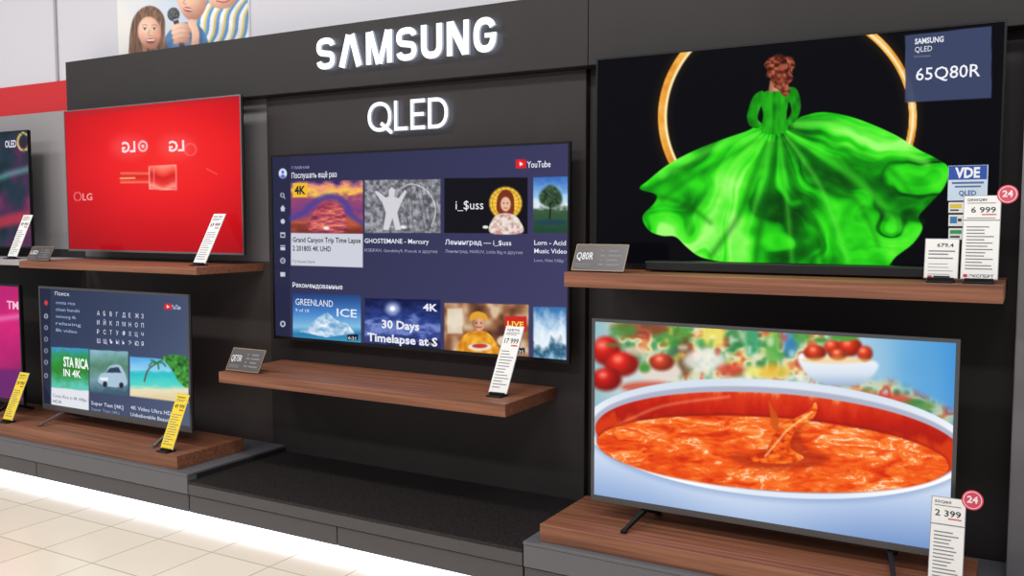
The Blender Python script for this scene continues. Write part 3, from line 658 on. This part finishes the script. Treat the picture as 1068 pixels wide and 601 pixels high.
LED = mat('led_white', (235, 240, 255), emit=3.4)
g = Geo(); g.box(-8, 0.4, -0.430, -0.392, -0.024, 0.0195)
g.obj('led_light_strip', LED, label='glowing white light strip under the base cabinets', category='light strip')

W = wood_mat()
def shelf(name, x0, x1, y0, y1, z0, z1, label, group):
    return boxobj(name, x0, x1, y0, y1, z0, z1, W, bevel=0.002, label=label, category='shelf', group=group)
shelf('wall_shelf', -4.94, -3.51, -0.23, 0.22, 1.108, 1.146, 'thin walnut wall shelf below the red television', 'walnut wall shelves')
shelf('wall_shelf', -3.354, -1.770, -0.25, 0.19, 0.600, 0.652, 'thick walnut wall shelf below the centre television', 'walnut wall shelves')
shelf('wall_shelf', -1.531, -0.068, -0.22, 0.22, 1.122, 1.178, 'thick walnut wall shelf below the green gown television', 'walnut wall shelves')
boxobj('wall_shelf', -8, -4.99, -0.18, 0.22, 1.115, 1.146, mat('grey_shelf', (170, 165, 165), .5), bevel=.002, label='pale grey wall shelf under swirl television', category='shelf')
shelf('wooden_plinth', -7.5, -3.457, -0.42, 0.0, 0.2, 0.265, 'long walnut plinth carrying two televisions', 'walnut plinths')
shelf('wooden_plinth', -1.526, -0.115, -0.42, -0.02, 0.2, 0.265, 'walnut plinth carrying the soup television', 'walnut plinths')

# ------------------------------------------------------------------ illuminated lettering
def ribbon(g, pts, th, y0, y1, closed=False):
    p = [np.array(q, float) for q in pts]; n = len(p); Lf = []; Rt = []
    for i in range(n):
        if closed: d0 = p[i] - p[i - 1]; d1 = p[(i + 1) % n] - p[i]
        else: d0 = p[i] - p[i - 1] if i > 0 else p[1] - p[0]; d1 = p[i + 1] - p[i] if i < n - 1 else d0
        d0 = d0 / (np.linalg.norm(d0) + 1e-9); d1 = d1 / (np.linalg.norm(d1) + 1e-9)
        t = d0 + d1; t = t / (np.linalg.norm(t) + 1e-9); nn = np.array((-t[1], t[0]))
        c = max(0.5, float(np.dot(nn, (-d0[1], d0[0])))); k = th / 2 / c
        Lf.append(p[i] + nn * k); Rt.append(p[i] - nn * k)
    v = []
    for a, b in zip(Lf, Rt):
        v += [(a[0], y0, a[1]), (b[0], y0, b[1]), (a[0], y1, a[1]), (b[0], y1, b[1])]
    for i in range(n if closed else n - 1):
        a = 4 * i; b = 4 * ((i + 1) % n)
        g.add([v[a], v[a + 1], v[b + 1], v[b]], [(0, 1, 2, 3)], 0)
        g.add([v[a + 2], v[b + 2], v[b + 3], v[a + 3]], [(0, 1, 2, 3)], 2)
        g.add([v[a], v[b], v[b + 2], v[a + 2]], [(0, 1, 2, 3)], 1); g.add([v[a + 1], v[a + 3], v[b + 3], v[b + 1]], [(0, 1, 2, 3)], 1)
    if not closed:
        g.add(v[:4], [(0, 2, 3, 1)], 1); g.add(v[-4:], [(0, 1, 3, 2)], 1)

def arc(cx, cz, a, b, t0, t1, n=18, e=2.5):
    out = []
    for k in range(n + 1):
        t = math.radians(t0 + (t1 - t0) * k / n); c, s = math.cos(t), math.sin(t)
        out.append((cx + a * math.copysign(abs(c) ** (2 / e), c), cz + b * math.copysign(abs(s) ** (2 / e), s)))
    return out

FACE = mat('lit_letter_face', (255, 255, 255), emit=1.6); SIDE = mat('lit_letter_side', (200, 212, 230), emit=0.6); HALO = mat('lit_letter_halo', (225, 236, 255), emit=4.5)
def letter(ch, x, z, w, h, th, y0, y1, parent):
    g = Geo(); hx = th / 2 / w; cx = x + w / 2; cz = z + h / 2
    S = lambda pts: [(x + a * w, z + b * h) for a, b in pts]
    R = lambda pts, t=th, c=False: ribbon(g, pts, t, y0, y1, c)
    if ch == 'S':
        t = th * .82; a = (w - t) / 2; b = (h - t) / 4
        R(arc(cx, cz + b, a, b, 8, 236, 20) + arc(cx, cz - b, a, b, 56, -172, 20), t)
    elif ch == 'A':
        R(S([(hx * 1.05, 0), (.5 - hx * .45, 1)])); R(S([(1 - hx * 1.05, 0), (.5 + hx * .45, 1)]))
    elif ch == 'M':
        R(S([(hx * .85, 0), (hx * .85, 1)]), th * .85); R(S([(1 - hx * .85, 0), (1 - hx * .85, 1)]), th * .85)
        R(S([(hx * 1.5, 1), (.5 - hx * .3, 0)]), th * .8); R(S([(1 - hx * 1.5, 1), (.5 + hx * .3, 0)]), th * .8)
    elif ch == 'U':
        t = th * .9; a = (w - t) / 2; b = h * .30
        R([(cx - a, z + h)] + arc(cx, z + t * .42 + b, a, b, 180, 360, 20) + [(cx + a, z + h)], t)
    elif ch == 'N':
        R(S([(hx * .8, 0), (hx * .8, 1)]), th * .8); R(S([(1 - hx * .8, 0), (1 - hx * .8, 1)]), th * .8); R(S([(hx * 1.1, .96), (1 - hx * 1.1, .04)]), th)
    elif ch == 'G':
        t = th * .86; a = (w - t) / 2; b = (h - t) / 2
        R(arc(cx, cz, a, b, 28, 352, 30), t); R([(x + w, cz - h * .02), (cx, cz - h * .02)], th * .55)
    elif ch == 'Q':
        R(arc(cx, cz, (w - th) / 2, (h - th) / 2, 0, 350, 35, 2.2), th, True)
        R(S([(.56, .28), (1.02, -.06)]))
    elif ch == 'L':
        R([(x + th / 2, z + h), (x + th / 2, z + th / 2), (x + w, z + th / 2)])
    elif ch == 'E':
        R([(x + w, z + h - th / 2), (x + th / 2, z + h - th / 2), (x + th / 2, z + th / 2), (x + w, z + th / 2)]); R([(x + th, cz), (x + w * .92, cz)])
    elif ch == 'D':
        a = (w - th) * .62; b = (h - th) / 2
        R([(x + th / 2, z + th / 2)] + arc(x + w - th / 2 - a, cz, a, b, -90, 90, 20, 2.2) + [(x + th / 2, z + h - th / 2)]); R([(x + th / 2, z), (x + th / 2, z + h)])
    return g.obj('letter', [FACE, SIDE, HALO], parent=parent)

sg = thing('illuminated_sign', (-2.5, 0.11, 2.093), 'large glowing white channel letters on the black header', 'sign')
ws = [.112, .140, .150, .112, .114, .114, .114]; gap = (1.003 - sum(ws)) / 6; x = -3.018
for ch, w in zip('SAMSUNG', ws):
    letter(ch, x, 2.093, w, .148, .034, 0.096, 0.110, sg); x += w + gap
sg = thing('illuminated_sign', (-2.5, 0.165, 1.79), 'smaller glowing white thin letters above centre television', 'sign')
ws = [.138, .076, .080, .108]; gap = (.455 - sum(ws)) / 3; x = -2.761
for ch, w in zip('QLED', ws):
    letter(ch, x, 1.79, w, .138, .0165, 0.158, 0.171, sg); x += w + gap

# ------------------------------------------------------------------ price tags, cards
def tag(x, y, z, w, h, lean, lines, label, cardmat=WHITEP, badge=False, group='price tags on stands', split=None):
    t = thing('price_tag', (x, y, z), label, 'price tag', group)
    up = np.array((0, math.sin(lean), math.cos(lean))); nrm = np.array((0, -math.cos(lean), math.sin(lean))); r = np.array((1.0, 0, 0))
    org = np.array((x, y, z)) + up * 0.012
    g = Geo(); g.box(x - w * .42, x + w * .42, y - 0.030, y + 0.03, z, z + 0.006)
    g.box(x - w * .40, x + w * .40, y - 0.006, y + 0.012, z + 0.006, z + 0.016)
    g.obj('foot', DARKP, parent=t, bevel=.001)
    def slab(nm, m, a0, a1, b0, b1, d0, d1):
        vs = [org + r * a + up * b + nrm * d for d in (d0, d1) for b in (b0, b1) for a in (a0, a1)]
        g = Geo(); g.add(vs, [(0, 1, 3, 2), (4, 6, 7, 5), (0, 4, 5, 1), (2, 3, 7, 6), (0, 2, 6, 4), (1, 5, 7, 3)]); return g.obj(nm, m, parent=t)
    slab('holder', CLEAR, -w / 2 - .002, w / 2 + .002, 0, h + .002, 0.0, 0.002)
    if split:
        slab('card', cardmat, -w / 2, w / 2, h * split + .004, h, 0.0022, 0.0032); slab('card', cardmat, -w / 2, w / 2, 0.002, h * split, 0.0022, 0.0032)
    else:
        slab('card', cardmat, -w / 2, w / 2, 0.002, h, 0.0022, 0.0032)
    g = Geo()
    for (s, fx, fz, fh, fw, mi) in lines:
        o = org + r * (-w / 2 + fx * w) + up * (fz * h) + nrm * 0.0038
        if s.startswith('-'):
            a = o; b = o + r * fw * w; c = b + up * fh * h; d = a + up * fh * h
            g.add([a, b, c, d], [(0, 1, 2, 3)], mi)
        else:
            put_text(g, s, o, r, up, fh * h, fw * w if fw else None, mi, 0.01)
    if g.v: g.obj('printing', [INK, INKR, INKG, INKW], parent=t)
    if badge:
        g = Geo(); c = org + r * (w / 2 + .018) + up * (h + .004) + nrm * 0.004
        g.disc(c, 0.029, r, up, m=0, thick=.0015); g.disc(c + nrm * .0018, 0.025, r, up, m=1); g.disc(c + nrm * .0021, 0.023, r, up, m=0)
        put_text(g, '24', c + nrm * .0026 - up * .008, r, up, .019, .029, 1, 0.03, center=True)
        g.obj('badge', [PINK, INKW], parent=t)
    return t
def rows(z0, z1, n, w=.8):
    return [('-', .1, z0 + (z1 - z0) * i / n, .012, w * random.uniform(.55, 1), 2) for i in range(n)]
tall = lambda price, title='55Q60RAU': [(title, .1, .93, .03, .7, 0), ('-', .1, .895, .010, .8, 2), ('-', .1, .87, .010, .6, 2), (price, .12, .74, .075, .78, 0), ('-', .55, .70, .02, .35, 1)] + rows(.08, .66, 13)
tag(-3.62, -0.12, 1.146, .085, .285, .52, tall('69 999', '65UM'), 'white leaning price tag on thin walnut shelf')
tag(-1.885, -0.12, .652, .085, .30, .52, tall('17 999', 'QE75'), 'white leaning price tag on centre walnut shelf')
tag(-3.575, -0.385, .265, .085, .27, .42, tall('49 999'), 'yellow leaning price tag before keyboard television', YELLOWP)
tag(-4.86, -0.385, .265, .085, .27, .42, tall('39 999'), 'yellow leaning price tag before magenta television', YELLOWP)
tag(-5.22, -0.10, 1.146, .09, .27, .42, tall('99 999'), 'white leaning price tag on pale grey shelf')
tag(-.245, -0.165, 1.178, .094, .125, .2, [('679,4', .35, .80, .09, .5, 0), ('-', .1, .68, .03, .8, 2), ('-', .1, .60, .03, .6, 2), ('-', .1, .50, .03, .75, 2)] + rows(.1, .45, 4) + [('-', .1, .02, .05, .14, 1), ('-', .28, .02, .05, .5, 0)], 'short white price card on thick walnut shelf')
tag(-.138, -0.165, 1.178, .100, .262, .2, [('QE65Q80', .08, .94, .028, .55, 0), ('-', .08, .91, .008, .8, 2), ('6 999', .2, .80, .065, .68, 0), ('-', .5, .77, .012, .4, 1), ('-', .08, .73, .008, .8, 2)] + rows(.12, .66, 14) + [('-', .06, .025, .035, .12, 1), ('ЭКСПЕРТ', .22, .025, .032, .68, 0)], 'tall white price tag with round pink badge on shelf', badge=True, split=.70)
tag(-.188, -0.385, .265, .090, .27, .2, [('55Q60', .08, .94, .028, .5, 0), ('-', .08, .91, .008, .8, 2), ('2 399', .10, .80, .065, .78, 0), ('-', .5, .77, .012, .4, 1)] + rows(.1, .66, 14), 'tall white price tag with pink badge beside soup television', badge=True, split=.70)

def info_card(x, y, z, w, h, name, label, lean=.5):
    t = thing('info_card', (x, y, z), label, 'sign', 'dark specification cards')
    up = np.array((0, math.sin(lean), math.cos(lean))); nrm = np.array((0, -math.cos(lean), math.sin(lean))); r = np.array((1.0, 0, 0))
    org = np.array((x, y, z)) + up * .004
    vs = [org + r * a + up * b + nrm * d for d in (0, .004) for b in (0, h) for a in (-w / 2, w / 2)]
    g = Geo(); g.add(vs, [(0, 1, 3, 2), (4, 6, 7, 5), (0, 4, 5, 1), (2, 3, 7, 6), (0, 2, 6, 4), (1, 5, 7, 3)])
    g.obj('plate', mat('card_dark', (72, 66, 66), .35), parent=t)
    g = Geo(); g.beam((x, y + .075, z + .002), tuple(org + up * h * .7), .006, .006); g.obj('prop', DARKP, parent=t)
    g = Geo(); o = org + nrm * .0048
    put_text(g, name, o + r * (-w * .45) + up * h * .42, r, up, h * .26, w * .32, 1, .01)
    for k in range(4):
        a = o + up * h * (.2 + .17 * k)
        for d0, d1 in ((0, .10), (.14, .40)):
            p = a + r * w * d0; q = a + r * w * (d1 - .06 * (k % 2))
            g.add([p, q, q + up * h * .07, p + up * h * .07], [(0, 1, 2, 3)], 0)
    for k in range(2):
        p = o - r * w * .45 + up * h * (.14 + .08 * k); g.add([p, p + r * w * .3, p + r * w * .3 + up * h * .03, p + up * h * .03], [(0, 1, 2, 3)], 0)
    for a0, a1, b0, b1 in ((-.5, .5, 0, .03), (-.5, .5, .97, 1), (-.5, -.485, 0, 1), (.485, .5, 0, 1)):
        g.add([o + r * w * a + up * h * b for a, b in ((a0, b0), (a1, b0), (a1, b1), (a0, b1))], [(0, 1, 2, 3)], 2)
    g.obj('printing', [INKG, INKW, mat('gold_ink', (150, 125, 95), .4)], parent=t)
info_card(-1.408, -.19, 1.178, .215, .112, 'Q80R', 'dark specification card on green gown television shelf')
info_card(-3.235, -.215, .652, .215, .115, 'QE75R', 'dark specification card at end of centre shelf')
info_card(-4.83, -.19, 1.146, .20, .085, 'LED', 'small dark specification card on thin walnut shelf')

sb = thing('soundbar', (-.787, 0, 1.178), 'long slim black soundbar resting on walnut shelf', 'speaker')
g = Geo(); g.box(-1.276, -.298, -.05, .04, 1.182, 1.219); g.obj('body', DARKP, parent=sb, bevel=.006)
g = Geo(); g.box(-1.265, -.309, -.053, -.0495, 1.187, 1.214); g.obj('grille', mat('grille_cloth', (26, 24, 26), .8, bump=.5, bscale=600), parent=sb)
for fx in (-1.2, -.37): boxobj('foot', fx, fx + .04, -.03, .02, 1.178, 1.183, DARKP, parent=sb)

H65 = TV65[1]
def sticker(u0, v0, u1, v1, bg, texts, label):
    L = Letters(H65, 0.0565, 'print')
    a = L.loc(u0, v0); b = L.loc(u1, v1)
    t = thing('sticker', ((a[0] + b[0]) / 2, .0585, b[1]), label, 'sticker', 'stickers on the large screen')
    boxobj('paper', a[0], b[0], 0.0572, 0.0600, b[1], a[1], bg, parent=t)
    for q in texts:
        if q[0] == '#': L.rect(*q[1:6])
        else: L.t(*q)
    L.obj('printing', t)
sticker(989.5, 173, 1029.5, 209, mat('pale_blue_card', (205, 222, 240), .5),
        [('#', 989.7, 173.3, 1029.3, 187, (40, 80, 170)), ('VDE', 996, 185.5, 10, (240, 244, 250), 1022, .04), ('#', 993, 190, 1026, 191.5, (90, 110, 150)), ('#', 996, 194, 1023, 195.3, (90, 110, 150)), ('QLED', 1000, 204, 5, (60, 90, 160), 1018, .02)], 'blue and white certification sticker on screen corner')
sticker(989.5, 211, 1005, 222, WHITEP, [('#', 991, 213, 1003, 217, (230, 200, 60)), ('#', 991, 218.5, 1000, 220, (60, 60, 60))], 'small yellow and white sticker on screen corner')
sticker(989.5, 224, 1005, 236, WHITEP, [('#', 991, 226, 998, 233, (60, 130, 190)), ('#', 999, 228, 1003, 231, (60, 60, 60))], 'small blue and white sticker on screen corner')
sticker(989.5, 238, 1005, 250, WHITEP, [('#', 991, 240, 1003, 244, (60, 160, 90)), ('#', 991, 246, 1001, 248, (60, 60, 60))], 'small green and white sticker on screen corner')

# ------------------------------------------------------------------ poster on wall
def art_poster(a):
    a.all(lambda u, v: ramp((u - 125) / 140 + .3 * (fbm(u / 30, v / 30, 4, 2) - .5), [(0, (228, 224, 220)), (.4, (196, 208, 226)), (1, (150, 178, 212))]))
    def skin(cx, cy, r):
        return lambda u, v: ramp(np.hypot(u - cx + r * .35, v - cy + r * .3) / (1.5 * r) + .06 * (fbm(u / 3, v / 3, 2) - .5), [(0, (246, 208, 186)), (.5, (228, 178, 152)), (1, (170, 112, 90))])
    def stripes(u, v):
        return ramp(np.mod((u + v * .45 + 3 * np.sin(v / 8)) / 10, 1), [(0, (232, 234, 240)), (.35, (236, 236, 240)), (.45, (226, 196, 90)), (.58, (226, 196, 90)), (.68, (96, 152, 200)), (.9, (84, 140, 196))]) * (0.8 + .3 * fbm(u / 12, v / 16, 5))[:, None]
    a.poly([(206, -10), (252, -18), (264, 20), (262, 60), (214, 64), (204, 30)], stripes, soft=2)
    a.poly([(168, 62), (174, 36), (190, 24), (206, 26), (216, 40), (216, 62)], lambda u, v: ramp(fbm(u / 8, v / 12, 6), [(.2, (40, 84, 130)), (.8, (90, 140, 190))]), smooth=True, soft=2)
    a.poly([(138, 64), (135, 44), (138, 22), (146, 10), (157, 6), (167, 11), (172, 22), (172, 40), (174, 62)], lambda u, v: ramp(fbm(u / 1.8, v / 14, 4), [(.2, (60, 36, 24)), (.8, (160, 110, 78))]), smooth=True, soft=2)
    a.ell(156, 34, 12, 17, skin(156, 32, 14), rot=-8, soft=2.5)
    a.poly([(143, 26), (146, 14), (156, 10), (166, 14), (169, 24), (160, 18), (150, 18)], lambda u, v: ramp(fbm(u / 1.8, v / 6, 4), [(.2, (66, 40, 26)), (.8, (150, 104, 74))]), smooth=True, soft=2)
    for ex in (151, 161):
        a.ell(ex, 30, 2.2, 1.2, C(232, 220, 212), soft=1.2); a.ell(ex, 30, 1.1, 1.2, C(50, 34, 28), soft=1); a.line([(ex - 2.6, 26.6), (ex, 25.8), (ex + 2.6, 26.4)], .9, C(130, 90, 68), smooth=True, alpha=.7); a.line([(ex - 2.4, 28.8), (ex + 2.4, 28.7)], .5, C(90, 60, 48))
    a.line([(156, 31), (154.6, 36.5), (157.2, 37.4)], .9, C(196, 140, 116), soft=1.5)
    a.ell(149, 38, 3, 2.4, C(236, 160, 140), soft=4, alpha=.5); a.ell(164, 37, 3, 2.4, C(236, 160, 140), soft=4, alpha=.5)
    a.ell(157, 43, 4.6, 2.8, C(150, 56, 54), soft=1.4); a.line([(153.6, 42), (160.4, 41.8)], 1.3, C(248, 244, 240))
    a.poly([(186, -20), (205, -22), (215, -4), (214, 10), (206, 20), (196, 20), (188, 10), (184, -4)], skin(198, -2, 20), smooth=True, soft=2)
    a.ell(196, 10, 4.6, 2.4, C(150, 52, 54), rot=16, soft=1.4); a.line([(192.6, 9), (199.6, 10.4)], 1.1, C(244, 240, 236)); a.line([(194, -2), (191, 3), (194, 4.6)], .9, C(190, 130, 108), soft=1.4)
    a.ell(181, 15, 6.4, 7.2, lambda u, v: ramp(fbm(u, v, 3) - np.hypot(u - 179, v - 12) / 30, [(.1, (26, 26, 30)), (.7, (120, 120, 130))]), soft=1.5); a.line([(183, 20), (190, 48)], 5.5, C(28, 28, 32)); a.line([(181.6, 21), (186.5, 19.6)], 1.6, C(170, 170, 178))
    for k in range(4):
        a.line([(197 - k * .5, 27 + k * 5.2), (188, 26.5 + k * 5.2), (180 + k, 29 + k * 5.0)], 5.2, skin(186, 34, 14), smooth=True, soft=1.6)
        a.line([(196, 29.8 + k * 5.2), (181 + k, 31.4 + k * 5)], .8, C(176, 120, 98), alpha=.7)
    a.line([(200, 24), (204, 36), (202, 56)], 8, skin(200, 36, 18), smooth=True, soft=2)
    a.poly([(216, -24), (242, -24), (248, -6), (242, 6), (229, 9), (218, 2)], skin(230, -8, 20), smooth=True, soft=2); a.line([(226, 1), (234, 2.4), (240, -.5)], 1.4, C(160, 70, 66), smooth=True)
pz0, pz1, px0, px1 = 2.335, 3.05, -4.715, -3.66
ps = thing('wall_poster', ((px0 + px1) / 2, .30, pz0), 'photo poster of children singing into a microphone', 'poster')
boxobj('backing_board', px0 - .004, px1 + .004, .292, .3018, pz0 - .004, pz1 + .004, mat('white_board', (225, 225, 228), .5), parent=ps)
picture_grid('printed_picture', px0, px1, .2905, pz0, pz1, (280, 190), plane_map(px0, px1, .2905, pz0, pz1), art_poster, picture_mat('printed_poster', printed=True), ps)

bpy.data.objects.remove(_to)

# ------------------------------------------------------------------ lighting
wd = bpy.data.worlds.new('world'); scene.world = wd; wd.use_nodes = True
wd.node_tree.nodes['Background'].inputs[0].default_value = (0.95, 0.97, 1.0, 1); wd.node_tree.nodes['Background'].inputs[1].default_value = 0.42
def area(loc, size, sy, power, rot=(0, 0, 0)):
    l = bpy.data.lights.new('ceiling_light', 'AREA'); l.shape = 'RECTANGLE'; l.size = size; l.size_y = sy; l.energy = power; l.color = (1, .98, .95)
    o = bpy.data.objects.new('ceiling_light', l); COL.objects.link(o); o.location = loc; o.rotation_euler = rot
for x in (-6.5, -4.3, -2.1, 0.1):
    area((x, -1.7, 3.5), 1.2, .3, 27, (math.radians(20), 0, 0))
    area((x, -4.2, 3.5), 1.2, .3, 32, (math.radians(15), 0, 0))
